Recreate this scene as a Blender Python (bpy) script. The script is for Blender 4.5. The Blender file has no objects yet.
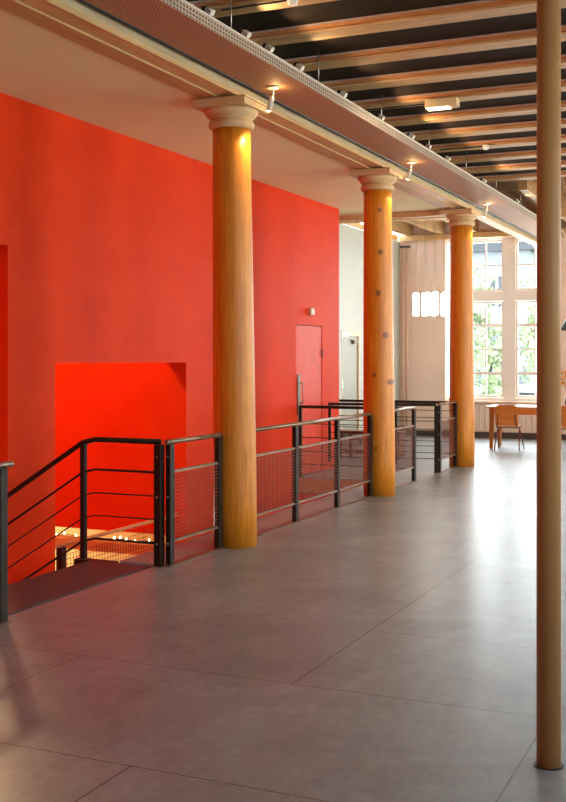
import bpy, bmesh, math, random
from mathutils import Vector, Matrix
random.seed(7)
PI = math.pi
C = bpy.context.scene.collection
# ---------------------------------------------------------------- camera
A = math.atan2(.41, .912)
cam_d = bpy.data.cameras.new('camera'); cam = bpy.data.objects.new('camera', cam_d); C.objects.link(cam)
cam.location = (0, 0, 1.65); cam.rotation_euler = (PI/2, 0, A)
cam_d.sensor_fit = 'VERTICAL'; cam_d.sensor_height = 36; cam_d.lens = 1085/802*36
cam_d.shift_y = -43/802; cam_d.clip_end = 300
bpy.context.scene.camera = cam
# ---------------------------------------------------------------- world, exposure
scn = bpy.context.scene
scn.view_settings.view_transform = 'Standard'; scn.view_settings.look = 'None'
scn.view_settings.gamma = 1; scn.view_settings.use_curve_mapping = False
scn.view_settings.exposure = 0.10
w = bpy.data.worlds.new('sky'); scn.world = w; w.use_nodes = True
bg = w.node_tree.nodes['Background']; bg.inputs[0].default_value = (.80, .90, 1, 1); bg.inputs[1].default_value = 9.0

def area(name, loc, rot, sx, sy, power, col=(1,1,1), portal=False):
    d = bpy.data.lights.new(name, 'AREA'); d.shape = 'RECTANGLE'; d.size = sx; d.size_y = sy
    d.energy = power; d.color = col
    if portal: d.cycles.is_portal = True
    o = bpy.data.objects.new(name, d); C.objects.link(o); o.location = loc; o.rotation_euler = rot
    return o
def point(name, loc, power, col, r=.05):
    d = bpy.data.lights.new(name, 'POINT'); d.energy = power; d.color = col; d.shadow_soft_size = r
    o = bpy.data.objects.new(name, d); C.objects.link(o); o.location = loc; return o
def spot(name, loc, target, power, col, ang=70, blend=.6, r=.03):
    d = bpy.data.lights.new(name, 'SPOT'); d.energy = power; d.color = col; d.spot_size = math.radians(ang)
    d.spot_blend = blend; d.shadow_soft_size = r
    o = bpy.data.objects.new(name, d); C.objects.link(o); o.location = loc
    o.rotation_euler = (Vector(target)-Vector(loc)).to_track_quat('-Z', 'Y').to_euler(); return o
WARM = (1, .62, .28); LWARM = (1, .78, .52)
# daylight through the windows of the far wall and of the right-hand wall
area('daylight_far_window', (-4.93, 22.75, 2.5), (-PI/2, 0, 0), 2.4, 3.4, 360, (.88, .94, 1))
area('daylight_far_window', (-1.2, 22.75, 2.5), (-PI/2, 0, 0), 2.4, 3.4, 360, (.88, .94, 1))
for (x, y, pw) in ((-3.1, 1.2, 66), (1.3, 5.5, 3), (1.3, 12.0, 45), (1.6, 18.5, 50)):  # warm fill lights added out of view for wall, soffit and pole
    point('hall_fill_light', (x, y, 2.75), pw, (1, .72, .42), .16)
for y, pw in ((2.2, 6), (7.2, 16), (12.2, 170), (17.2, 190)):
    area('daylight_side_window', (3.95, y, 2.4), (0, PI/2, 0), 3.2, 2.4, pw, (1, .88, .70))
# stairwell lights (ceiling lamps for the upper ones are built further down)
point('stairwell_lamp_light', (-7.55, 8.95, 3.3), 175, (1, .68, .34), .10)
point('stair_lamp_light', (-7.6, 6.2, 3.3), 5, (1, .66, .32), .10)
point('lower_fill_light', (-7.0, 11.9, -.95), 11, (1, .66, .25), .12)  # fill added for the yellow wall below, no lamp is built for it

# ---------------------------------------------------------------- material helpers
class NT:
    def __init__(s, name):
        s.m = bpy.data.materials.new(name); s.m.use_nodes = True; s.t = s.m.node_tree; s.n = s.t.nodes
        s.b = s.n['Principled BSDF']
    def node(s, typ, **kw):
        n = s.n.new(typ)
        for k, v in kw.items(): setattr(n, k, v)
        return n
    def lk(s, a, b): s.t.links.new(a, b)
    def setin(s, sock, v):
        if hasattr(v, 'is_output'): s.lk(v, sock)
        else: sock.default_value = v
    def math(s, op, a, b=0., c=0.):
        n = s.node('ShaderNodeMath', operation=op)
        for i, v in enumerate((a, b, c)): s.setin(n.inputs[i], v)
        return n.outputs[0]
    def coord(s, kind='Object', scale=(1,1,1), rot=(0,0,0)):
        t = s.node('ShaderNodeTexCoord'); m = s.node('ShaderNodeMapping'); m.inputs['Scale'].default_value = scale
        m.inputs['Rotation'].default_value = rot
        s.lk(t.outputs[kind], m.inputs[0]); return m.outputs[0]
    def pos(s):
        g = s.node('ShaderNodeNewGeometry'); x = s.node('ShaderNodeSeparateXYZ'); s.lk(g.outputs['Position'], x.inputs[0])
        return x.outputs
    def noise(s, vec, scale, detail=4, rough=.6, dist=0):
        n = s.node('ShaderNodeTexNoise'); s.lk(vec, n.inputs['Vector']); n.inputs['Scale'].default_value = scale
        n.inputs['Detail'].default_value = detail; n.inputs['Roughness'].default_value = rough; n.inputs['Distortion'].default_value = dist
        return n.outputs['Fac']
    def ramp(s, fac, stops):
        r = s.node('ShaderNodeValToRGB'); e = r.color_ramp.elements
        while len(e) < len(stops): e.new(.5)
        for i, (p, c) in enumerate(stops): e[i].position = p; e[i].color = (*c, 1)
        s.lk(fac, r.inputs[0]); return r.outputs[0]
    def mix(s, f, a, b, blend='MIX'):
        n = s.node('ShaderNodeMix', data_type='RGBA', blend_type=blend)
        s.setin(n.inputs[0], f)
        s.setin(n.inputs[6], (*a, 1) if isinstance(a, tuple) else a)
        s.setin(n.inputs[7], (*b, 1) if isinstance(b, tuple) else b)
        return n.outputs[2]
    def bump(s, h, strength=.2, dist=.01):
        n = s.node('ShaderNodeBump'); n.inputs['Strength'].default_value = strength; n.inputs['Distance'].default_value = dist
        s.lk(h, n.inputs['Height']); s.lk(n.outputs[0], s.b.inputs['Normal'])
    def fin(s, col=None, rough=.5, metal=0., spec=.5):
        if col is not None: s.setin(s.b.inputs['Base Color'], (*col, 1) if isinstance(col, tuple) else col)
        s.setin(s.b.inputs['Roughness'], rough); s.b.inputs['Metallic'].default_value = metal
        s.b.inputs['Specular IOR Level'].default_value = spec
        return s.m
def plain(name, col, rough=.5, metal=0., var=.08, scale=6, spec=.5):
    t = NT(name); f = t.noise(t.coord(), scale)
    a = tuple(max(0, c*(1-var)) for c in col); b = tuple(min(1, c*(1+var)) for c in col)
    return t.fin(t.ramp(f, [(.3, a), (.7, b)]), rough, metal, spec)
def emis(name, col, st):
    t = NT(name); t.b.inputs['Emission Color'].default_value = (*col, 1); t.b.inputs['Emission Strength'].default_value = st
    return t.fin((.8, .8, .8))
def wood(name, dark, light, axis='Z', rough=.45, knots=0, freq=9, kcol=(.12, .04, .01)):
    t = NT(name)
    sc = {'X': (.12, 1, 1), 'Y': (1, .12, 1), 'Z': (1, 1, .07)}[axis]
    g_ = t.node('ShaderNodeNewGeometry'); mp_ = t.node('ShaderNodeMapping'); mp_.inputs['Scale'].default_value = sc; t.lk(g_.outputs['Position'], mp_.inputs[0]); v = mp_.outputs[0]
    n1 = t.noise(v, freq, 6, .65, 1.5); n2 = t.noise(v, freq*6, 3, .6)
    f = t.math('ADD', t.math('MULTIPLY', n1, .75), t.math('MULTIPLY', n2, .25))
    col = t.ramp(f, [(.34, dark), (.5, tuple((a+b)/2 for a, b in zip(dark, light))), (.66, light)])
    if knots:
        vo = t.node('ShaderNodeTexVoronoi'); vo.inputs['Scale'].default_value = knots
        mq = t.node('ShaderNodeMapping'); mq.inputs['Scale'].default_value = (1, 1, .7); t.lk(g_.outputs['Position'], mq.inputs[0]); t.lk(mq.outputs[0], vo.inputs['Vector'])
        col = t.mix(t.ramp(vo.outputs['Distance'], [(.05, (.85, .85, .85)), (.10, (0, 0, 0))]), col, kcol)
    t.bump(f, .15, .005)
    return t.fin(col, rough)

KN = [(-4.247, 2.913), (-4.258, 3.414), (-4.269, 2.425), (-4.128, 2.961), (-4.117, 2.198), (-4.312, 1.447), (-4.149, 1.364), (-4.291, 0.577), (-4.193, 1.924)]
def add_knots(m):
    nt = m.node_tree; b = nt.nodes['Principled BSDF']; T = NT.__new__(NT); T.m = m; T.t = nt; T.n = nt.nodes; T.b = b
    src = b.inputs['Base Color'].links[0].from_socket; P = T.pos(); k = None
    for i, (x, z) in enumerate(KN):
        dx = T.math('MULTIPLY', T.math('SUBTRACT', P[0], x), 1.0); dz = T.math('MULTIPLY', T.math('SUBTRACT', P[2], z), .8)
        d = T.math('SQRT', T.math('ADD', T.math('MULTIPLY', dx, dx), T.math('MULTIPLY', dz, dz)))
        v = T.math('SUBTRACT', 1.0, T.math('DIVIDE', d, (.036, .026, .038, .024, .022, .030)[i % 6])); v = T.math('MAXIMUM', v, 0)
        k = v if k is None else T.math('MAXIMUM', k, v)
    f = T.math('MINIMUM', T.math('MULTIPLY', k, 1.7), .82)
    nt.links.new(T.mix(f, src, (.14, .038, .006)), b.inputs['Base Color'])
# floor: grey boards with thin seams
t = NT('grey_floor'); v = t.coord(); n1 = t.noise(v, 1.3, 8, .7, .6); n2 = t.noise(v, 14, 6, .7); n3 = t.noise(t.coord('Object', (1, .35, 1), (0, 0, .5)), 3.5, 8, .75, 1.2)
base = t.ramp(t.math('ADD', t.math('MULTIPLY', n1, .45), t.math('ADD', t.math('MULTIPLY', n2, .2), t.math('MULTIPLY', n3, .35))),
              [(.36, (.132, .150, .156)), (.5, (.208, .234, .243)), (.64, (.30, .333, .345))])
P = t.pos(); mask = None
def seam(kind, at, lo, hi, wd=.0035):
    global mask
    a, b = (P[0], P[1]) if kind == 'x' else (P[1], P[0])
    m = t.math('MULTIPLY', t.math('LESS_THAN', t.math('ABSOLUTE', t.math('SUBTRACT', a, at)), wd),
               t.math('LESS_THAN', t.math('ABSOLUTE', t.math('SUBTRACT', b, (lo+hi)/2)), (hi-lo)/2))
    mask = m if mask is None else t.math('MAXIMUM', mask, m)
for s_ in [('x', -2.36, 1.3, 3.75), ('x', -2.21, 5.02, 8.76), ('x', -3.49, 3.75, 5.04), ('x', -.93, 1, 5.0), ('y', 3.75, -4.4, -.93),
           ('y', 5.03, -4.4, -.93), ('y', 6.21, -2.2, -.93), ('y', 8.76, -4.1, -1), ('y', 11.2, -4.1, -1), ('y', 4.5, -.93, -.80), ('x', -2.2, 11.2, 16),
           ('y', 7.5, -.93, 2), ('y', 13.7, -4.1, 0)]: seam(*s_)
vo = t.node('ShaderNodeTexVoronoi'); vo.inputs['Scale'].default_value = 3.2; t.lk(t.coord(), vo.inputs['Vector'])
dots = t.math('LESS_THAN', vo.outputs['Distance'], .030)
col = t.mix(t.math('MULTIPLY', mask, t.math('GREATER_THAN', n2, .42)), base, (.035, .03, .028))
col = t.mix(t.math('MULTIPLY', dots, .7), col, (.04, .035, .03))
t.bump(t.math('ADD', n2, n3), .12, .004)
t.b.inputs['Coat Weight'].default_value = .32; t.b.inputs['Coat Roughness'].default_value = .27
M_floor = t.fin(col, t.math('ADD', .42, t.math('MULTIPLY', n3, .16)), 0, .45)

t = NT('red_painted_wall'); v = t.coord(); n = t.noise(v, 2.0, 6, .6); P = t.pos()
seams = None
for y in (8.94, 10.2, 11.5, 12.7):
    m = t.math('MULTIPLY', t.math('LESS_THAN', t.math('ABSOLUTE', t.math('SUBTRACT', P[1], y)), .004), t.math('LESS_THAN', P[2], 2.75))
    seams = m if seams is None else t.math('MAXIMUM', seams, m)
m = t.math('LESS_THAN', t.math('ABSOLUTE', t.math('SUBTRACT', P[2], 2.75)), .004); seams = t.math('MAXIMUM', seams, m)
col = t.ramp(n, [(.3, (.72, .040, .004)), (.7, (.80, .052, .006))])
col = t.mix(t.math('MULTIPLY', seams, .15), col, (.85, .16, .09))
t.bump(t.noise(v, 60, 3), .05, .002)
M_red = t.fin(col, .55, 0, .06)
M_reddoor = plain('red_painted_door', (.76, .048, .006), .5, spec=.2)
M_plaster = plain('peach_plaster', (.80, .60, .48), .8, var=.04, scale=1.5)
M_soffit = plain('soffit_plaster', (.82, .76, .42), .8, var=.04, scale=1.2)
M_white = plain('white_wall_paint', (.46, .46, .40), .6, var=.03)
M_dim = plain('warm_grey_wall_paint', (.55, .47, .40), .7)
M_col = wood('column_pine', (.54, .155, .006), (.86, .33, .020), 'Z', .42, 0, 15)
M_colk = wood('column_knotty_pine', (.54, .155, .006), (.86, .33, .022), 'Z', .38, 0, 20)
M_cap = wood('capital_pale_paint', (.58, .38, .17), (.74, .53, .28), 'X', .6, 0, 5)
M_beam = wood('beam_timber', (.50, .29, .11), (.74, .47, .20), 'Y', .55, 0, 6)
M_beamg = wood('beam_side_paint', (.38, .29, .15), (.62, .48, .28), 'Y', .6, 0, 4)
M_beamd = wood('beam_trim_paint', (.42, .25, .09), (.58, .36, .15), 'Y', .6, 0, 5)
M_joist = wood('joist_timber', (.40, .22, .08), (.66, .40, .17), 'X', .6, 0, 6)
M_joist2 = wood('joist_side_varnish', (.40, .13, .03), (.60, .23, .06), 'X', .4, 0, 6)
M_joisty = wood('long_joist_timber', (.32, .16, .06), (.60, .35, .14), 'Y', .55, 0, 6)
M_flange = plain('pinkish_steel_flange', (.52, .34, .27), .35, .2)
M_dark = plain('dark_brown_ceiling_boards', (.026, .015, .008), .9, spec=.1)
M_steel = plain('blackened_steel', (.024, .015, .010), .5, 0, .3, 12, .25)
M_rail = plain('worn_steel_handrail', (.28, .19, .125), .32, .5, .25, 9)
M_rust = plain('rusty_flat_steel', (.17, .10, .065), .45, .4, .3, 7)
M_mesh = plain('brown_wire_mesh', (.20, .07, .035), .5, .4)
M_bolt = plain('bolt_steel', (.45, .42, .38), .3, .9)
M_stair = plain('dark_stair_steel', (.060, .056, .062), .5, 0, .25, 4, .25)
M_stairside = plain('stair_nosing', (.30, .26, .24), .4)
M_pole = plain('tan_painted_steel', (.46, .23, .085), .45, 0, .06, 3, .25)
M_skirt = plain('dark_skirting', (.07, .045, .035), .5)
M_frame = plain('white_window_frame', (.78, .68, .60), .45, var=.02)
M_sill = plain('peach_sill_paint', (.72, .46, .31), .5)
M_door = plain('grey_green_door_paint', (.31, .30, .24), .5, var=.03)
M_brass = plain('brushed_metal', (.20, .15, .10), .5, .3)
M_oak = wood('orange_oak', (.55, .15, .02), (.80, .27, .05), 'X', .35, 0, 12)
M_oakz = wood('orange_oak_upright', (.36, .11, .02), (.60, .22, .05), 'Z', .35, 0, 12)
M_pale = wood('pale_table_wood', (.60, .36, .17), (.78, .52, .28), 'X', .3, 0, 8)
M_bench = wood('bench_wood', (.16, .06, .03), (.26, .11, .05), 'X', .4, 0, 8)
M_chairleg = plain('chair_tube_steel', (.22, .07, .03), .35, .4)
M_cream = plain('cream_plastic', (.78, .70, .58), .4, var=.02)
M_yellow = plain('yellow_lit_wall', (.60, .34, .05), .7)
M_lwood = wood('lower_rail_wood', (.50, .20, .05), (.72, .34, .11), 'X', .4, 0, 8)
M_shade = plain('dark_lamp_shade', (.05, .05, .06), .4)
M_black = plain('black_conduit', (.015, .012, .010), .5)
M_leaf = plain('tree_leaves', (.42, .50, .32), .6, 0, .5, 3)
M_bark = plain('tree_bark', (.12, .08, .05), .9)
M_grass = plain('lawn_green', (.10, .20, .05), .9, 0, .4, 1)
M_asph = plain('pale_paving', (.34, .33, .31), .9)
M_brick = plain('grey_blue_house_wall', (.20, .21, .25), .8)
M_roof = plain('slate_roof', (.06, .06, .07), .8)
M_van = plain('white_car_paint', (.82, .82, .82), .25)
M_glassd = plain('dark_car_glass', (.03, .04, .05), .1)
M_orange = plain('orange_petals', (.85, .28, .03), .6, 0, .3, 20)
M_stem = plain('green_stems', (.12, .20, .05), .6)
M_lamp = emis('warm_bulb', (1, .66, .33), 14)
M_lamp_big = emis('bright_stair_lamp', (1, .75, .45), 5)
M_tube = emis('white_glass_tube', (1, .93, .84), 14)
M_fl = emis('fluorescent_tube', (1, .80, .48), 5)
M_fairy = emis('fairy_bulb', (1, .62, .25), 22)
# perforated tray: dots on a warm steel
def perforated(name, base, hole, nx, ny, r, rough=.7, metal=.1):
    t = NT(name); P = t.pos()
    fx = t.math('SUBTRACT', t.math('FRACT', t.math('MULTIPLY', P[1], ny)), .5)
    zz = t.math('ADD', P[0], P[2])
    fy = t.math('SUBTRACT', t.math('FRACT', t.math('MULTIPLY', zz, nx)), .5)
    d = t.math('SQRT', t.math('ADD', t.math('MULTIPLY', fx, fx), t.math('MULTIPLY', fy, fy)))
    return t.fin(t.mix(t.math('LESS_THAN', d, r), base, hole), rough, metal)
M_tray = perforated('perforated_tray_steel', (.54, .26, .13), (.12, .05, .025), 36, 28, .32)
M_rim = perforated('perforated_rim_steel', (.62, .50, .38), (.06, .045, .03), 34, 22, .30, .4, .4)
t = NT('window_glass'); tr = t.node('ShaderNodeBsdfTransparent'); gl = t.node('ShaderNodeBsdfGlossy'); gl.inputs['Roughness'].default_value = .03
mx = t.node('ShaderNodeMixShader'); mx.inputs[0].default_value = .06
tr.inputs[0].default_value = (.96, .98, .97, 1)
t.lk(tr.outputs[0], mx.inputs[1]); t.lk(gl.outputs[0], mx.inputs[2]); t.lk(mx.outputs[0], t.n['Material Output'].inputs[0]); M_glass = t.m

# ---------------------------------------------------------------- mesh helpers
class MB:
    def __init__(s): s.bm = bmesh.new()
    def box(s, a, b, bev=0):
        x0, y0, z0 = a; x1, y1, z1 = b
        x0, x1 = min(x0, x1), max(x0, x1); y0, y1 = min(y0, y1), max(y0, y1); z0, z1 = min(z0, z1), max(z0, z1)
        vs = [s.bm.verts.new(p) for p in ((x0,y0,z0),(x1,y0,z0),(x1,y1,z0),(x0,y1,z0),(x0,y0,z1),(x1,y0,z1),(x1,y1,z1),(x0,y1,z1))]
        fs = [s.bm.faces.new([vs[i] for i in f]) for f in ((3,2,1,0),(4,5,6,7),(0,1,5,4),(1,2,6,5),(2,3,7,6),(3,0,4,7))]
        if bev: bmesh.ops.bevel(s.bm, geom=list({e for f in fs for e in f.edges}), offset=bev, segments=2, affect='EDGES', profile=.5)
        return s
    def tube(s, pts, r, n=10, cap=True, r2=None):
        pts = [Vector(p) for p in pts]; rings = []
        for i, p in enumerate(pts):
            d0 = (p-pts[i-1]).normalized() if i > 0 else None
            d1 = (pts[i+1]-p).normalized() if i < len(pts)-1 else None
            d = ((d0 or d1)+(d1 or d0)).normalized()
            up = Vector((0,0,1)) if abs(d.z) < .95 else Vector((0,1,0))
            u = d.cross(up).normalized(); v = u.cross(d).normalized()
            rr = r if r2 is None else r+(r2-r)*i/(len(pts)-1)
            rings.append([s.bm.verts.new(p+u*rr*math.cos(2*PI*k/n)+v*rr*math.sin(2*PI*k/n)) for k in range(n)])
        for a, b in zip(rings, rings[1:]):
            for k in range(n):
                f = s.bm.faces.new((a[k], a[(k+1)%n], b[(k+1)%n], b[k])); f.smooth = True
        if cap: s.bm.faces.new(rings[0][::-1]); s.bm.faces.new(rings[-1])
        return s
    def lathe(s, prof, c=(0,0,0), n=32, lean=(0,0)):
        rings = []
        for r, z in prof:
            ox, oy = lean[0]*z, lean[1]*z
            rings.append([s.bm.verts.new((c[0]+ox+r*math.cos(2*PI*k/n), c[1]+oy+r*math.sin(2*PI*k/n), c[2]+z)) for k in range(n)])
        for a, b in zip(rings, rings[1:]):
            for k in range(n):
                f = s.bm.faces.new((a[k], a[(k+1)%n], b[(k+1)%n], b[k])); f.smooth = True
        s.bm.faces.new(rings[0][::-1]); s.bm.faces.new(rings[-1]); return s
    def prism(s, poly, axis, lo, hi):
        def pt(a, b, c): return {'x': (c, a, b), 'y': (a, c, b), 'z': (a, b, c)}[axis]
        v0 = [s.bm.verts.new(pt(a, b, lo)) for a, b in poly]; v1 = [s.bm.verts.new(pt(a, b, hi)) for a, b in poly]
        s.bm.faces.new(v0[::-1]); s.bm.faces.new(v1); n = len(poly)
        for i in range(n): s.bm.faces.new((v0[i], v0[(i+1)%n], v1[(i+1)%n], v1[i]))
        return s
    def quad(s, c, u, v):
        c, u, v = Vector(c), Vector(u), Vector(v)
        s.bm.faces.new([s.bm.verts.new(p) for p in (c-u-v, c+u-v, c+u+v, c-u+v)])
    def xf(s, m): bmesh.ops.transform(s.bm, matrix=m, verts=s.bm.verts); return s
    def build(s, name, mat, parent=None):
        bmesh.ops.recalc_face_normals(s.bm, faces=s.bm.faces)
        me = bpy.data.meshes.new(name); s.bm.to_mesh(me); s.bm.free(); me.materials.append(mat)
        o = bpy.data.objects.new(name, me); C.objects.link(o)
        if parent:
            o.parent = parent
            bpy.context.view_layer.update(); o.matrix_parent_inverse = parent.matrix_world.inverted()
        return o
def tag(o, label, cat=None, group=None, kind=None):
    o['label'] = label
    if cat: o['category'] = cat
    if group: o['group'] = group
    if kind: o['kind'] = kind
    return o
def thing(name, loc, label, cat, group=None, rz=0):
    o = bpy.data.objects.new(name, None); C.objects.link(o); o.location = loc; o.rotation_euler = (0, 0, rz)
    o.empty_display_size = .1
    return tag(o, label, cat, group)
def part(mb, name, mat, root):           # coordinates local to the thing
    o = mb.build(name, mat); o.parent = root; return o
def struct(mb, name, mat, label): return tag(mb.build(name, mat), label, 'building part', kind='structure')
def dup(root, loc, label, rz=None):
    r = root.copy(); C.objects.link(r); r.location = loc; r['label'] = label
    if rz is not None: r.rotation_euler = (0, 0, rz)
    for ch in list(root.children):
        c = ch.copy(); C.objects.link(c); c.parent = r
        for g in list(ch.children):
            d = g.copy(); C.objects.link(d); d.parent = c
    return r

# ================================================================ STRUCTURE
RX, FY, SY = 3.6, 22.2, -4.0        # right wall, far wall, wall behind
m = MB()
m.box((-4.45, SY, -.22), (RX, FY, 0))               # hall
m.box((-6, SY, -.22), (-4.45, 5.58, 0))
m.box((-4.83, 7.5, -.22), (-4.45, 13.8, 0))
m.box((-7.23, 13.8, -.22), (-4.45, FY, 0))
struct(m, 'floor', M_floor, 'grey worn floor boards of the hall with thin dark seams')
struct(MB().box((-5.99, 13.76, -.2), (-4.84, 13.797, -.012)), 'trim_1', M_lwood, 'brown timber edge board of the landing floor by the red door')
struct(MB().box((-12, 3, -3.3), (-4.4, 16, -3.2)), 'floor_lower', M_lwood, 'wooden floor of the storey below, down the stairwell')
# red wall with the two openings and the door
m = MB()
WX0, WX1, ZT = -6.25, -6.0, 3.92
m.box((WX0, SY, -3.2), (WX1, 5.4, ZT))
m.box((WX0, 5.4, 2.62), (WX1, 7.56, ZT))
m.box((WX0, 7.56, -3.2), (WX1, 8.24, ZT))
m.box((WX0, 8.24, 1.6), (WX1, 10.69, ZT))
m.box((WX0, 10.69, -3.2), (WX1, 13.79, ZT))
m.box((WX0, 13.79, 2.115), (WX1, 14.745, ZT)); m.box((WX0, 13.79, -3.2), (WX1, 14.745, 0))
m.box((WX0, 14.745, -3.2), (WX1, 15.43, ZT))
m.box((-7.23, 15.2, -.01), (WX0, 15.43, ZT))
struct(m, 'wall_left', M_red, 'tall red painted wall with two openings and a flush door')
m = MB()
m.box((-9.9, 10.69, -.36), (WX0, 10.9, ZT)); m.box((-9.9, 5.2, -3.2), (-9.7, 10.69, ZT)); m.box((-9.9, 5.2, -3.2), (WX0, 5.4, ZT))
m.box((-9.7, 5.4, 3.8), (WX0, 10.69, 3.92)); 
m.box((WX0+.01, 13.95, -3.2), (-4.4, 14.1, -.22))
struct(m, 'wall_stairwell', M_red, 'bright red inner walls of the stairwell seen through the square opening')
struct(MB().box((-9.9, 12.6, -3.2), (WX0, 12.75, -.24)).box((-9.9, 10.9, -.36), (WX0, 12.75, -.24)), 'wall_lower', M_yellow, 'yellow wall of the lower storey behind the wire panel')
# void side beneath the hall floor
struct(MB().box((-4.8, 5.4, -3.2), (-4.6, 13.8, -.225)), 'wall_void', M_red, 'red wall face of the stairwell under the hall floor edge')
# red door
d = tag(MB().box((-6.045, 13.80, .012), (-6.006, 14.735, 2.105)).build('door_1', M_reddoor), 'flush red door in the far end of the red wall', 'door', kind='structure')
MB().box((-6.12, 13.79, .0), (-6.05, 14.745, 2.115)).build('door_gap', M_black, d)
for z in (.35, 1.72): MB().tube([(-5.998, 14.74, z-.06), (-5.998, 14.74, z+.06)], .012, 8).build('hinge', M_skirt, d)
h = MB().box((-6.004, 13.83, .86), (-5.99, 13.93, 1.42), .003).build('handle_plate', M_brass, d)
MB().tube([(-5.99, 13.91, 1.30), (-5.95, 13.91, 1.30), (-5.95, 13.91, 1.02), (-5.99, 13.91, 1.02)], .011, 8).build('pull_handle', M_bolt, h)
# side wall beyond, with grey-green door
m = MB()
m.box((-7.43, 15.2, 0), (-7.23, 18.70, 4.13)); m.box((-7.43, 18.70, 2.16), (-7.23, 19.64, 4.13)); m.box((-7.43, 19.64, 0), (-7.23, FY, 4.13))
struct(m, 'wall_side', M_white, 'white side wall beyond the end of the red wall')
d = tag(MB().box((-7.30, 18.72, .01), (-7.255, 19.62, 2.06)).build('door_2', M_door), 'grey-green door standing in the white side wall', 'door', kind='structure')
MB().box((-7.31, 18.70, 2.065), (-7.225, 19.64, 2.155)).box((-7.31, 19.625, 0), (-7.225, 19.655, 2.155)).box((-7.31, 18.70, 0), (-7.225, 18.716, 2.155)).build('door_frame', M_pale, d)
MB().box((-7.253, 19.28, 1.92), (-7.19, 19.52, 1.985), .005).box((-7.253, 19.2, 1.99), (-7.22, 19.55, 2.0)).build('door_closer', M_brass, d)
MB().box((-7.254, 18.79, .95), (-7.24, 18.83, 1.25)).tube([(-7.24, 18.81, 1.06), (-7.20, 18.81, 1.06), (-7.20, 18.94, 1.06)], .01, 8).build('door_handle', M_bolt, d)
# far wall with windows
m = MB()
F0, F1 = FY, FY+.35
WIN = [(-6.10, -3.88), (-2.60, -.38), (.9, 3.1)]
ZB, ZW = .76, 4.13
m.box((-7.43, F0, 0), (RX+.2, F1, ZB)); m.box((-7.43, F0, ZW), (RX+.2, F1, 4.9))
xs = -7.43
for a, b in WIN: m.box((xs, F0, ZB), (a-.14, F1, ZW)); xs = b
m.box((xs, F0, ZB), (RX+.2, F1, ZW))
struct(m, 'wall_far', M_plaster, 'pale peach far wall around the tall windows')
m = MB()
for k in range(52): m.box((-6.1+k*.12, F0-.02, .14), (-6.1+k*.12+.105, F0-.002, .70))
struct(m, 'trim_2', M_plaster, 'ribbed pale panelling below the far windows')
for i, (a, b) in enumerate(WIN):
    r = thing('window_%d' % (i+1), (a, F0+.12, ZB), ['tall white multi-pane window in the far wall, left of the tan pole',
        'tall white multi-pane window in the far wall, mostly behind the tan pole', 'tall white window at the right end of the far wall'][i], 'window')
    r['kind'] = 'structure'
    W, H = b-a, ZW-ZB
    part(MB().box((0, 0, 0), (.30, .10, H)).box((W-.12, 0, 0), (W, .10, H)).box((.30, 0, 0), (W-.12, .10, .07)).box((.30, 0, H-.025), (W-.12, .10, H)), 'window_frame', M_frame, r)
    part(MB().box((-.14, 0, 0), (-.125, .10, H)).box((-.125, .02, 0), (0, .08, .05)).box((-.125, .02, H-.05), (0, .08, H)), 'reveal_strip_frame', M_frame, r)  # narrow glazed strip added to stand in for the brightly lit window reveal
    part(MB().box((-.125, .043, .05), (0, .047, H-.05)), 'pane', M_glass, r)
    part(MB().box((1.07, -.02, .07), (1.31, .12, H-.025)), 'mullion', M_frame, r)
    part(MB().box((.30, -.015, 2.07), (1.065, .11, 2.27)).box((1.315, -.015, 2.07), (W-.12, .11, 2.27)), 'transom', M_frame, r)
    for (x0, x1) in ((.30, 1.065), (1.315, W-.125)):
        for (z0, z1, nr) in ((.075, 2.065, 4), (2.275, H-.03, 2)):
            s = MB(); fw = .045
            s.box((x0, .02, z0), (x0+fw, .07, z1)).box((x1-fw, .02, z0), (x1, .07, z1)).box((x0+fw, .02, z0), (x1-fw, .07, z0+fw)).box((x0+fw, .02, z1-fw), (x1-fw, .07, z1))
            xm = (x0+x1)/2; s.box((xm-.014, .025, z0+fw), (xm+.014, .065, z1-fw))
            for q in range(1, nr):
                zz = z0+(z1-z0)*q/nr; tk = .03 if (nr == 4 and q in (1, 3)) else .015
                s.box((x0+fw, .024, zz-tk), (x1-fw, .066, zz+tk))
            so = part(s, 'sash', M_frame, r)
            part(MB().box((x0+fw, .043, z0+fw), (x1-fw, .047, z1-fw)), 'pane', M_glass, so)
    part(MB().box((-.17, -.19, -.05), (W+.03, 0, -.002), .006), 'window_sill', M_sill, r)
# right wall with windows (outside the frame, they light the hall)
m = MB(); ys = [(1.0, 3.4), (6.0, 8.4), (11.0, 13.4), (16.0, 18.4)]
m.box((RX, SY, 0), (RX+.2, FY, .8)); m.box((RX, SY, 4.0), (RX+.2, FY, 4.9)); y0 = SY
for a, b in ys: m.box((RX, y0, .8), (RX+.2, a, 4.0)); y0 = b
m.box((RX, y0, .8), (RX+.2, FY, 4.0))
struct(m, 'wall_right', M_plaster, 'plastered right wall with daylight windows')
for i, (a, b) in enumerate(ys):
    r = thing('window_%d' % (i+4), (RX+.08, a, .8), 'window number %d of the right wall' % (i+1), 'window'); r['kind'] = 'structure'
    W = b-a; f = MB().box((0, 0, 0), (.06, .06, 3.2)).box((0, W-.06, 0), (.06, W, 3.2)).box((0, .06, 0), (.06, W-.06, .06)).box((0, .06, 3.14), (.06, W-.06, 3.2))
    f.box((0, W/2-.05, .06), (.06, W/2+.05, 3.14)).box((.01, .06, 1.95), (.05, W/2-.05, 2.05)).box((.01, W/2+.05, 1.95), (.05, W-.06, 2.05))
    part(f, 'window_frame', M_frame, r)
    part(MB().box((.028, .06, .06), (.032, W-.06, 3.14)), 'pane', M_glass, r)
struct(MB().box((-7.4, SY-.2, 0), (RX+.2, SY, 4.9)), 'wall_behind', M_dim, 'plain wall behind the viewer')
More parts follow.
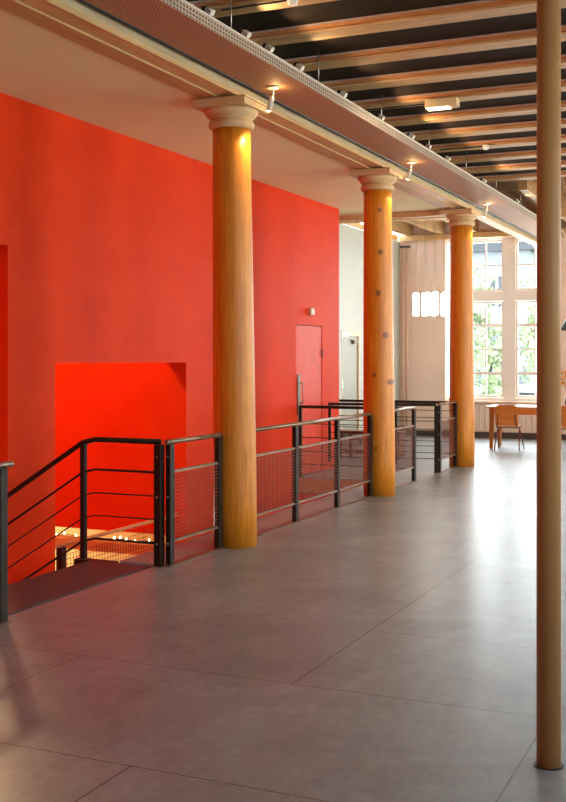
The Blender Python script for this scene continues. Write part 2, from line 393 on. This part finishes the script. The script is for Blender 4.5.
# ceilings
struct(MB().box((-7.43, SY, 3.92), (-4.53, 16.22, 4.02)), 'ceiling_soffit', M_soffit, 'low peach plastered ceiling between the red wall and the columns')
HJ = 4.35
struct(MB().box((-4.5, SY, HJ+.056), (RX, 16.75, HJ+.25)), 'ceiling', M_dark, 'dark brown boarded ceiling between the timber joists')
struct(MB().box((-7.43, 16.4, 4.66), (RX+.2, FY+.35, 4.8)).box((-4.5, 16.76, HJ+.056), (RX, 16.80, 4.66)), 'ceiling_far', M_joisty, 'timber boarded ceiling over the far end of the hall')
struct(MB().box((-7.43, 16.32, 3.95), (-4.5, 16.42, 4.66)), 'trim_3', M_joisty, 'timber face board above the cross beam')
# skirtings
struct(MB().box((-7.22, F0-.025, 0), (RX, F0, .12)), 'baseboard_far', M_skirt, 'dark skirting board of the far wall')
struct(MB().box((-7.228, 15.44, 0), (-7.205, 18.69, .12)).box((-7.228, 19.66, 0), (-7.205, FY-.03, .12)), 'baseboard_side', M_skirt, 'dark skirting board of the white side wall')

# ================================================================ STAIRS
r = thing('staircase', (-5.05, 5.58, 0), 'dark steel staircase going down through the left opening of the red wall', 'stairs')
part(MB().box((.0, .02, -.2), (.58, 1.82, .005)), 'top_step', M_stair, r)
for k in range(1, 12):
    part(MB().box((-.28*k, .02, -.175*k-.04), (-.28*k+.29, 1.82, -.175*k)), 'tread', M_stair, r)
part(MB().prism([(0, -.20), (0, -.45), (-3.2, -2.45), (-3.2, -2.20)], 'y', .0, .018), 'stringer', M_steel, r)
part(MB().prism([(0, -.20), (0, -.45), (-3.2, -2.45), (-3.2, -2.20)], 'y', 1.822, 1.838), 'stringer', M_steel, r)

# ================================================================ MAIN BEAM, COLUMNS
r = thing('ceiling_beam', (-4.32, 6, 3.92), 'long painted timber beam carried by the three pine columns', 'beam')
Y0b, Y1b = SY-6, FY-6
part(MB().box((-.04, Y0b, 0), (.12, Y1b, .04)), 'beam_underside_board', M_beam, r)
part(MB().box((-.21, Y0b, -.015), (-.0405, 16.2-6, .05)), 'beam_trim_board', M_beamd, r)
part(MB().box((-.16, Y0b, .0505), (-.0405, Y1b, .43)).box((-.0400, Y0b, .0405), (.118, Y1b, .43)), 'beam_body', M_beamg, r)
def column(y, label, mat, lean):
    r = thing('timber_column', (-4.31, y, 0), label, 'column', None); L = (lean, 0)
    prof = [(.192+.0*z, z) for z in (0, .4)] + [(.192-.026*((z-.4)/3.26)**1.3, z) for z in [.4+3.26*k/14 for k in range(1, 15)]]
    o = part(MB().lathe(prof, n=48, lean=L), 'shaft', mat, r)
    part(MB().lathe([(.172, 3.661), (.196, 3.672), (.204, 3.70), (.196, 3.728), (.176, 3.738)], n=40, lean=L), 'necking_ring', M_cap, r)
    part(MB().lathe([(.172, 3.739), (.174, 3.755), (.205, 3.765), (.232, 3.80), (.238, 3.815), (.235, 3.828)], n=40, lean=L), 'echinus', M_cap, r)
    part(MB().box((-.29, -.25, 3.829), (.215, .25, 3.898), .006).box((-.30, -.262, 3.885), (.228, .262, 3.898)), 'abacus', M_cap, r)
    return r
add_knots(M_colk)
column(8.56, 'nearest of the three orange pine columns, thickest in view', M_col, -.010)
column(12.43, 'middle of the three orange pine columns, with dark knots', M_colk, -.007)
column(16.26, 'farthest of the three orange pine columns, beside the window', M_col, -.002)
r = thing('steel_pole', (-.82, 4.45, 0), 'slim tan painted steel pole standing alone at the right of the hall', 'pole')
part(MB().lathe([(.049, .003), (.047, HJ-.01)], n=32), 'shaft', M_pole, r)
part(MB().lathe([(.060, .001), (.060, .004)], n=32), 'floor_ring', M_black, r)
# joists over the hall
for k in range(13):
    y = 5.66 + .888*k
    words = ['first','second','third','fourth','fifth','sixth','seventh','eighth','ninth','tenth','eleventh','twelfth','thirteenth'][k]
    r = thing('ceiling_joist', (-4.17, y, HJ), 'tan timber ceiling joist, the %s one of the row counted from the nearest' % words, 'joist', 'joists across the hall ceiling')
    part(MB().box((0, -.0, 0), (7.7, .205, .0555)), 'timber_plank', M_joist, r)
    part(MB().box((0, -.05, .020), (7.7, -.001, .0555)), 'side_batten', M_joist2, r)
    part(MB().box((0, -.072, .040), (7.7, -.0505, .0555)), 'steel_flange', M_flange, r)
# joists along the far bay
for k in range(15):
    x = -7.0 + .7*k
    words = ['leftmost','second from left','third from left','fourth from left','fifth from left','sixth from left','seventh from left','eighth from left','ninth from left','tenth from left','eleventh from left','twelfth from left','thirteenth from left','fourteenth from left','fifteenth from left'][k]
    if abs(x+4.32) < .3: x -= .40
    y0 = 16.5 if x < -4.5 else 16.82
    r = tag(MB().box((x-.07, y0, 4.25), (x+.07, FY-.01, 4.655)).build('long_joist', M_joisty), 'brown timber joist over the far end of the hall, ' + words, 'joist', 'joists running to the far wall')
tag(MB().box((-7.22, 22.08, 4.135), (RX-.01, 22.195, 4.245)).build('wall_plate', M_beam), 'timber wall plate lying along the top of the far wall', 'beam')
tag(MB().box((-7.22, 18.5, 4.11), (-4.6, 18.64, 4.245)).build('tie_timber', M_beam), 'short timber running under the far joists left of the beam', 'beam')
tag(MB().box((-3.60, 19.0, 4.08), (RX-.01, 19.18, 4.245)).build('tie_timber', M_beam), 'long timber running under the far joists right of the beam', 'beam')
tag(MB().box((-7.22, 16.18, 3.84), (-4.55, 16.36, 3.945), .004).build('cross_beam', M_beam), 'short cross beam from the farthest column to the white side wall', 'beam')
r = MB()
tag(MB().box((-7.225, 16.43, 4.132), (-7.10, 18.45, 4.246)).box((-7.225, 18.45, 4.132), (-7.221, 22.0, 4.246)).build('side_wall_plate', M_beam), 'timber plate along the top of the white side wall', 'beam')

# ================================================================ CABLE TRAY with spotlights
TX0, TX1, TZ = -4.13, -3.68, 4.01
r = thing('lighting_tray', (TX1, 6, TZ), 'long perforated steel lighting tray hanging beside the main beam', 'tray')
a, b = SY+.5-6, 21.6-6
part(MB().box((TX0-TX1, a, 0), (0, b, .006)), 'tray_base', M_tray, r)
part(MB().box((-.004, a, .007), (.002, b, .085)), 'outer_rim', M_rim, r)
part(MB().box((-.012, a, .086), (.010, b, .10)), 'rim_lip', M_cream, r)
part(MB().box((TX0-TX1-.002, a, .007), (TX0-TX1+.004, b, .05)), 'inner_rim', M_rim, r)
part(MB().tube([(TX0-TX1-.018, a, .004), (TX0-TX1-.018, b, .004)], .015, 8), 'conduit', M_black, r)
words = ['nearest','second','third','fourth','fifth','sixth','seventh','farthest']
for k in range(8):
    y = 5.53+1.72*k
    o = part(MB().tube([(-.006, y-6, .09), (-.006, y-6, HJ-TZ+.056)], .006, 6), 'hanger_rod', M_bolt, r)
# hanging spotlights
def hang_spot(y, label):
    r = thing('hanging_spotlight', (-3.95, y, TZ), label, 'spotlight', 'spotlights hanging under the tray')
    part(MB().lathe([(.05, -.014), (.05, -.001)], n=16), 'ceiling_plate', M_cream, r)
    part(MB().tube([(0, 0, -.014), (0, 0, -.085)], .008, 8), 'stem', M_bolt, r)
    T = Matrix.Translation((-.005, 0, -.085)) @ Matrix.Rotation(.30, 4, 'Y')
    part(MB().lathe([(.022, -.12), (.024, -.02), (.012, 0)], n=16).xf(T), 'lamp_body', M_cream, r)
    part(MB().lathe([(.024, -.128), (.034, -.122), (.030, -.121)], n=16).xf(T), 'lamp_rim', M_cream, r)
    part(MB().lathe([(.001, -.134), (.022, -.130), (.022, -.129)], n=16).xf(T), 'lamp_lens', M_lamp, r)
    spot('spotlight_beam', (-4.0, y-.0, TZ-.24), (-4.20, y, 2.3), 55, (1, .70, .30), 95, .8, .02)
    point('spotlight_spill', (-3.93, y+.02, TZ-.06), 1.6, (1, .68, .28), .02)
hang_spot(8.57, 'small lit spotlight hanging under the tray beside the nearest column')
hang_spot(12.54, 'small lit spotlight hanging under the tray beside the middle column')
hang_spot(16.38, 'small lit spotlight hanging under the tray beside the farthest column')
# floodlights standing on the tray edge
proto = None
FL = [(6.35), (6.95), (7.55), (7.98), (8.60), (9.65), (10.75), (11.80), (12.45), (13.3), (15.2), (17.4)]
wd = ['first','second','third','fourth','fifth','sixth','seventh','eighth','ninth','tenth','eleventh','twelfth']
for k, y in enumerate(FL):
    lab = 'small pale floodlight on top of the tray edge, %s counted from the nearest' % wd[k]
    if proto is None:
        r = thing('floodlight', (TX1-.03, y, TZ+.006), lab, 'floodlight', 'floodlights standing on the tray')
        part(MB().box((-.06, -.015, 0), (-.04, .015, .13)).tube([(-.045, -.04, .13), (-.045, .04, .13)], .008, 6), 'bracket', M_black, r)
        T = Matrix.Translation((-.005, 0, .15)) @ Matrix.Rotation(.6, 4, 'Y') @ Matrix.Rotation(.3, 4, 'X')
        part(MB().box((-.02, -.028, -.022), (.04, .028, .022), .005).xf(T), 'lamp_housing', M_cream, r)
        part(MB().box((-.05, -.024, -.016), (-.021, .024, .016), .003).xf(T), 'cooling_fins', M_black, r)
        proto = r
    else: dup(proto, (TX1-.03, y, TZ+.006), lab)
    spot('floodlight_beam', (TX1+.06, y, TZ+.2), (TX1+1.5, y+.3, 4.5), 10, LWARM, 150, .9, .03)

# ================================================================ RAILINGS
RXB = -4.35
def posts_part(r, x, y, z0=.004, w=.022, d=.035, h=.965, bolts=False, name='post'):
    o = part(MB().box((x-w, y-d, z0), (x+w, y+d, h), .003), name, M_steel, r)
    part(MB().box((x-w-.02, y-d-.02, .0005), (x+w+.02, y+d+.02, .0045)), 'foot_plate', M_rust, r).parent = o
    if bolts:
        for z in (.18, .55, .87):
            q = part(MB().lathe([(.008, 0), (.010, .003), (.006, .007)], n=8).xf(Matrix.Translation((x+.0, y-d, z)) @ Matrix.Rotation(PI/2, 4, 'X')), 'bolt', M_bolt, r); q.parent = o
    return o
def balustrade(y0, y1, posts, label, boltpost=None, ext0=0, ext1=0):
    r = thing('balustrade', (RXB, y0, 0), label, 'railing', 'mesh railings along the stairwell edge')
    L = y1-y0
    for p in posts: posts_part(r, 0, p-y0, bolts=(boltpost is not None and abs(p-boltpost) < .01))
    part(MB().tube([(0, -ext0, .985), (0, L+ext1, .985)], .020, 12), 'handrail', M_rail, r)
    part(MB().box((-.014, 0, .735), (.014, L, .757)), 'middle_rail', M_rail, r)
    part(MB().box((-.014, 0, .182), (.014, L, .204)), 'lower_rail', M_rail, r)
    part(MB().box((-.03, -.02, .0005), (.03, L+.02, .012)), 'base_rail', M_rust, r)
    m = MB(); n = int(L/.03)
    for k in range(1, n): y = L*k/n; m.box((.006, y-.002, .2), (.010, y+.002, .74))
    for k in range(1, 18): z = .203+.535*k/18; m.box((.010, 0, z-.002), (.014, L, z+.002))
    part(m, 'wire_mesh', M_mesh, r)
    return r
balustrade(1.5, 5.46, [2.6, 4.1, 5.42], 'steel mesh railing cut by the left edge of the picture, near side of the stairs', 5.42, 0, .06)
balustrade(7.46, 8.36, [7.49, 8.32], 'short steel mesh railing between the stairs and the nearest pine column', 7.49, .04)
balustrade(8.78, 12.22, [8.85, 9.98, 11.13, 12.20], 'long steel mesh railing between the nearest and the middle pine columns')
balustrade(12.66, 13.97, [12.75, 13.94], 'steel mesh railing just beyond the middle pine column, open on its right')
balustrade(15.13, 16.06, [15.17, 16.02], 'short steel mesh railing ending at the farthest pine column', 15.17)
def bars(r, name, pts_at, zs, rr=.007):
    for z in zs: part(MB().tube(pts_at(z), rr, 6), name, M_steel, r)
# stair railing: level, then descending through the wall opening
r = thing('stair_railing', (-4.42, 7.46, 0), 'black steel stair railing descending to the left beside the red wall', 'railing')
sl = .625
posts_part(r, 0, -.02, w=.03, bolts=True); posts_part(r, -.73, 0, w=.022, d=.022)
part(MB().box((-.80, -.035, -.20), (-.415, .035, .0)), 'edge_plate', M_steel, r)
def rail_pts(z): return [(0, 0, z), (-.62, 0, z), (-.74, 0, z-.03), (-2.6, 0, z-.03-1.86*sl)]
part(MB().tube(rail_pts(.985), .022, 12), 'handrail', M_steel, r)
for z, rr in ((.74, .010), (.55, .006), (.365, .006), (.175, .010)): part(MB().tube(rail_pts(z), rr, 8), 'rail_bar', M_steel, r)
part(MB().box((-2.45, -.02, -1.6), (-2.41, .02, -.13)), 'lower_post', M_steel, r)
# landing railings
def cross_rail(x1, y, label, zs, mid=None, endpost=True, short=False, rz=0, near=False):
    r = thing('landing_railing', (-4.40, y, 0), label, 'railing', 'black bar railings crossing behind the balustrade', rz)
    if near: posts_part(r, .005, -.055, w=.028, d=.03)
    L = x1+4.40
    part(MB().box((L, -.022, .955), (0, .022, .995), .004), 'handrail', M_steel, r)
    for z in zs: part(MB().tube([(0, 0, z), (L, 0, z)], .006, 6), 'rail_bar', M_steel, r)
    if endpost: part(MB().box((L, -.02, .0 if not short else .12), (L+.04, .02, .954)), 'end_post', M_steel, r)
    if mid: part(MB().box((mid+4.40-.018, -.018, .002), (mid+4.40+.018, .018, .954)), 'post', M_steel, r)
    return r
cross_rail(-5.975, 13.84, 'black landing railing from the red door handle to the mesh railing', (.18, .36, .55, .74))
cross_rail(-5.97, 15.17, 'black landing railing just right of the red door', (.20, .38, .56, .74), None, True, True, .23, True)
cross_rail(-6.9, 16.06, 'dark landing railing reaching past the end of the red wall', (.20, .38, .56, .74, .85), -5.3)
# lower handrail with mesh inside the square opening
r = thing('lower_balustrade', (-6.12, 8.3, -.12), 'lower handrail of pale wood inside the square opening', 'railing')
part(MB().tube([(0, 0, 0), (0, 2.36, 0)], .02, 10), 'handrail', M_lwood, r)
part(MB().box((-.03, .16, -1.1), (.03, .24, -.021)), 'post', M_steel, r)
part(MB().box((-.03, 2.2, -1.1), (.03, 2.28, -.021)), 'post', M_steel, r)
m = MB()
for k in range(1, 48): m.box((-.002, 2.36*k/48-.002, -.95), (.002, 2.36*k/48+.002, -.10))
for k in range(0, 17): m.box((.002, 0, -.10-.05*k), (.005, 2.36, -.096-.05*k))
part(m, 'wire_mesh', M_mesh, r)
# ledge with fairy lights under the inner red wall
tag(MB().box((-9.6, 10.72, -.54), (WX0-.02, 10.92, -.50)).box((-9.6, 10.72, -.62), (WX0-.02, 10.76, -.54)).build('timber_ledge', M_lwood), 'brown timber ledge under the inner red wall, carrying string lights', 'ledge')
r = thing('string_lights', (-9.3, 10.74, -.49), 'string of small warm fairy lights lying along the timber ledge', 'string lights')
pts = [(.10*k, .03*math.sin(k*1.7), .012+.03*abs(math.sin(k*2.3))) for k in range(31)]
part(MB().tube(pts, .004, 5), 'wire', M_black, r)
for k in range(0, 30): 
    if random.random() < .8:
        p = pts[k]; part(MB().lathe([(.004, 0), (.010, .006), (.011, .016), (.004, .026)], (p[0], p[1]-.01, p[2]), 8), 'bulb', M_fairy, r)
# stairwell lamps
for (x, y), lab in (((-7.55, 8.95), 'round white ceiling lamp of the stairwell behind the square opening'), ((-7.6, 6.2), 'round white ceiling lamp over the stairs')):
    r = thing('ceiling_lamp', (x, y, 3.80), lab, 'ceiling lamp')
    part(MB().lathe([(.16, -.05), (.16, -.001)], n=24), 'base', M_cream, r)
    part(MB().lathe([(.03, -.13), (.10, -.11), (.15, -.051)], n=24), 'lamp_globe', M_lamp_big, r)

# ================================================================ SMALL FITTINGS
r = thing('emergency_sign_box', (-5.998, 14.27, 2.26), 'small brass coloured lamp box on the red wall above the door', 'wall fitting')
part(MB().box((.001, -.07, 0), (.05, .07, .10), .004), 'housing', M_cap, r)
part(MB().box((.05, -.02, .03), (.054, .05, .08)), 'front_panel', M_cream, r)
r = thing('ceiling_light', (-3.13, 11.02, HJ), 'boxy white batten light under the joists with a glowing underside', 'ceiling light', None)
T = Matrix.Identity(4)
part(MB().box((-.17, -.07, -.085), (.17, .07, -.001), .006), 'housing', M_cap, r)
part(MB().box((-.16, -.06, -.094), (.08, .06, -.086)), 'light_tube', M_fl, r)
part(MB().tube([(-.95, 0, -.03), (-.17, 0, -.03)], .008, 6), 'conduit', M_black, r)
a_ = area('batten_light', (-3.13, 11.02, HJ-.14), (0, 0, 0), .3, .15, 7, LWARM)
def detector(x, y, label):
    r = thing('smoke_detector', (x, y, HJ), label, 'smoke detector', 'smoke detectors under the joists')
    part(MB().lathe([(.02, -.055), (.035, -.048), (.042, -.02), (.042, -.001)], n=20), 'detector_body', M_cream, r)
    part(MB().tube([(-.6, 0, -.012), (-.043, 0, -.012)], .008, 6), 'conduit', M_black, r)
detector(-3.30, 13.62, 'small round smoke detector far along the ceiling, left of the pole')
detector(-3.27, 7.45, 'small round smoke detector cut by the top edge of the picture')
r = thing('wall_pipes', (-7.13, 22.08, .13), 'pair of thin upright pipes in the corner of the far wall', 'pipes')
for dx in (0, .09): part(MB().tube([(dx, 0, 0), (dx, 0, 3.85)], .022, 8), 'pipe', M_sill, r)
part(MB().box((-.06, -.04, 3.86), (.16, .04, 3.90)), 'pipe_bracket', M_skirt, r)

# pendant tube lamps
spots = [(-5.98, 19.30, 2.640), (-5.89, 19.55, 2.648), (-5.79, 19.35, 2.645), (-5.70, 19.50, 2.645), (-5.61, 19.30, 2.650), (-5.52, 19.55, 2.640), (-5.42, 19.35, 2.655), (-5.33, 19.50, 2.650), (-5.24, 19.30, 2.640)]
tag(MB().box((-6.05, 19.2, 4.212), (-5.15, 19.65, 4.249)).build('lamp_mounting_plate', M_joisty), 'wooden plate under the far joists from which the white tube lamps hang', 'plate')
proto = None
for k, (x, y, z) in enumerate(spots):
    lab = 'glowing white tube pendant lamp of the hanging cluster, %s from the left' % wd[k]
    if proto is None:
        r = thing('pendant_lamp', (x, y, z), lab, 'pendant lamp', 'cluster of white pendant tube lamps')
        part(MB().tube([(0, 0, .24), (0, 0, 1.555)], .0035, 5), 'cord', M_brass, r)
        part(MB().lathe([(.012, .25), (.03, .235), (.03, .215)], n=14), 'cap', M_bolt, r)
        part(MB().lathe([(.040, -.21), (.056, -.20), (.056, .19), (.03, .214)], n=16), 'lamp_tube', M_tube, r)
        proto = r
    else: dup(proto, (x, y, z), lab)
for i, (x, y) in enumerate(((-3.1, 1.2), (1.3, 5.5), (1.3, 12.0), (1.6, 18.5))):  # globes added out of view to go with the hall fill lights
    r = thing('fill_globe_pendant', (x, y, 2.75), 'warm globe pendant added out of view as fill, ' + ['left of the viewer', 'beside the steel pole', 'halfway down the hall', 'near the far windows'][i], 'pendant lamp')
    part(MB().lathe([(.01, .17), (.10, .13), (.15, .18), (.14, .20), (.02, .22)], n=20), 'lamp_shade', M_cream, r)
    part(MB().tube([(0, 0, .22), (0, 0, HJ+.056-2.75 if y < 16 else 1.90)], .005, 5), 'cord', M_black, r)
# dark pendant shade at right edge
r = thing('dark_pendant', (-3.33, 20.25, 2.15), 'dark pendant lampshade partly hidden by the tan pole', 'pendant lamp')
part(MB().lathe([(.20, 0), (.19, .06), (.10, .20), (.03, .23)], n=24), 'lamp_shade', M_shade, r)
part(MB().tube([(0, 0, .23), (0, 0, 2.505)], .005, 5), 'cord', M_black, r)

# ================================================================ TABLE, CHAIRS, BENCH
r = thing('table', (-4.72, 19.55, 0), 'long oak table standing in front of the far window', 'table')
TL, TW = 2.5, .75
part(MB().box((-.02, -.03, .745), (TL, TW, .775), .004), 'tabletop', M_pale, r)
for x, y in ((.05, .0), (TL-.13, .0), (.05, TW-.1), (TL-.13, TW-.1)):
    part(MB().prism([(x, .001), (x+.055, .001), (x+.085, .744), (x-.005, .744)], 'y', y, y+.07), 'leg', M_oakz, r)
part(MB().box((.14, .01, .63), (TL-.14, .03, .743)).box((.14, TW-.05, .63), (TL-.14, TW-.03, .743)), 'apron', M_oak, r)
def chair(loc, rz, label):
    r = thing('school_chair', loc, label, 'chair', 'plywood chairs at the oak table', rz)
    # sitter faces +y
    part(MB().prism([(-.20, -.19), (.20, -.19), (.21, .15), (.17, .20), (-.17, .20), (-.21, .15)], 'z', .425, .438), 'seat', M_oak, r)
    m = MB(); n = 8
    for i in range(n):
        pass
    prof = [(-.205, .46), (.205, .46), (.20, .72), (.18, .80), (.14, .83), (-.14, .83), (-.18, .80), (-.20, .72)]
    m.prism(prof, 'y', -.006, .006).xf(Matrix.Translation((0, -.14, 0)) @ Matrix.Rotation(.14, 4, 'X'))
    part(m, 'backrest', M_oak, r)
    for s in (-1, 1):
        part(MB().tube([(s*.19, -.05, .415), (s*.23, .20, .01)], .011, 8), 'leg', M_chairleg, r)
        part(MB().tube([(s*.19, -.05, .415), (s*.22, -.23, .01)], .011, 8), 'leg', M_chairleg, r)
        part(MB().tube([(s*.185, .18, .414), (s*.185, -.20, .414), (s*.16, -.225, .50), (s*.15, -.235, .66)], .010, 8), 'side_tube', M_chairleg, r)
    part(MB().tube([(-.19, -.05, .403), (.19, -.05, .403)], .009, 6), 'cross_tube', M_chairleg, r)
    return r
ch = chair((-4.28, 19.42, 0), .02, 'orange plywood chair at the oak table, in full view left of the pole')
c2 = dup(ch, (-3.17, 19.42, 0), 'orange plywood chair at the oak table, cut by the right edge of the picture')
r = thing('flower_vase', (-3.34, 20.05, .776), 'vase of orange flowers standing on the oak table', 'vase')
part(MB().lathe([(.05, 0), (.07, .05), (.06, .15), (.035, .2), (.045, .23)], n=18), 'vase_body', M_glassd, r)
m = MB()
for k in range(26):
    f = MB()
    a = random.random()*2*PI; rr = random.random()**.5*.2; h = .36+random.random()*.28
    m.tube([(0, 0, .2), (rr*.5*math.cos(a), rr*.5*math.sin(a), h*.75), (rr*math.cos(a), rr*math.sin(a), h)], .003, 4)
    for q in range(7):
        b = Vector((random.gauss(0,1), random.gauss(0,1), random.gauss(0,1))).normalized(); u = b.orthogonal().normalized()*.022
        f.quad(Vector((rr*math.cos(a), rr*math.sin(a), h))+b*.02, u, b.cross(u).normalized()*.022)
    part(f, 'flower_head', M_orange, r)
part(m, 'flower_stems', M_stem, r)
r = thing('bench', (-6.75, 16.75, 0), 'low dark wooden bench beyond the end of the red wall', 'bench')
part(MB().box((0, 0, .40), (1.28, .38, .45), .004), 'seat', M_bench, r)
for x in (.02, .22, .40, .70, .98, 1.20): part(MB().box((x, .02, .001), (x+.06, .36, .399)), 'leg', M_bench, r)
part(MB().box((.08, .17, .08), (1.2, .20, .12)), 'stretcher', M_bench, r)

# ================================================================ OUTSIDE
tag(MB().box((-60, 23, -1.4), (40, 90, -1.2)).build('outdoor_ground', M_grass), 'green lawn outside the far window', 'lawn', kind='structure')
tag(MB().box((-60, 33.5, -1.2), (40, 39.5, -1.17)).build('street', M_asph), 'pale street outside the far window', 'street', kind='structure')
def tree(x, y, hgt, rad, label, seed):
    rnd = random.Random(seed)
    r = thing('tree', (x, y, -1.2), label, 'tree', 'trees outside the far window')
    m = MB().tube([(0, 0, 0), (.05, 0, hgt*.35), (-.05, .1, hgt*.8)], .16, 8, r2=.05)
    for k in range(5):
        a = k*1.3; m.tube([(0, 0, hgt*(.3+.08*k)), (rad*.6*math.cos(a), rad*.6*math.sin(a), hgt*(.5+.08*k))], .06, 6, r2=.02)
    part(m, 'trunk', M_bark, r)
    f = MB()
    blobs = [(rnd.uniform(-.7, .7)*rad, rnd.uniform(-.7, .7)*rad, hgt*rnd.uniform(.25, .95), rad*rnd.uniform(.25, .5)) for _ in range(16)]
    for bx, by, bz, br in blobs:
        for _ in range(300):
            d = Vector((rnd.gauss(0,1), rnd.gauss(0,1), rnd.gauss(0,1))).normalized()
            c = Vector((bx, by, bz))+d*br*rnd.uniform(.6, 1.05)
            nn = (d+Vector((rnd.gauss(0,.6), rnd.gauss(0,.6), rnd.gauss(0,.6)))).normalized(); u = nn.orthogonal().normalized()
            u = Matrix.Rotation(rnd.random()*6.3, 3, nn) @ u
            s = rnd.uniform(.04, .085); f.quad(c, u*s, nn.cross(u)*s*.7)
    part(f, 'foliage', M_leaf, r)
tree(-8.3, 30.5, 5.6, 1.6, 'bushy green tree outside, behind the left half of the window', 1)
tree(-4.9, 29.5, 6.8, 1.6, 'tall green tree outside, behind the right half of the window', 2)
tree(-12.2, 42, 4.6, 2.0, 'green tree outside across the street, left', 3)
tree(-7.0, 43, 6.0, 2.3, 'green tree outside across the street, right', 4)
tree(-1.2, 29.5, 5.5, 1.6, 'green tree outside, hidden behind the tan pole', 5)
r = thing('house', (-14.5, 46, -1.2), 'dark grey house with a white window outside, upper left of the window', 'house')
part(MB().box((0, 0, 0), (5.2, 6, 7.4)), 'wall', M_brick, r)
part(MB().prism([(-.3, 7.4), (5.5, 7.4), (4.2, 9.0), (1.0, 9.0)], 'y', -.2, 6.2), 'roof', M_roof, r)
for x, z in ((1.0, 4.6), (3.2, 4.6), (1.0, 1.5), (3.2, 1.5)):
    o = part(MB().box((x, -.08, z), (x+1.3, -.001, z+1.9)), 'window_frame', M_van, r)
    q = part(MB().box((x+.15, -.10, z+.15), (x+.6, -.081, z+1.75)).box((x+.7, -.10, z+.15), (x+1.15, -.081, z+1.75)), 'window_pane', M_glassd, r); q.parent = o
r = thing('parked_van', (-9.2, 35.6, -1.17), 'white van parked in the street outside the window', 'van')
part(MB().prism([(0, .35), (4.2, .35), (4.2, 1.0), (3.5, 1.15), (3.0, 1.9), (.1, 1.9), (0, 1.7)], 'y', 0, 1.8), 'body', M_van, r)
part(MB().box((.4, -.01, 1.15), (2.8, -.001, 1.7)), 'side_window', M_glassd, r)
for x in (.8, 3.3): part(MB().lathe([(.32, -.1), (.32, .1)], n=20).xf(Matrix.Translation((x, .1, .32)) @ Matrix.Rotation(PI/2, 4, 'X')), 'wheel', M_black, r)
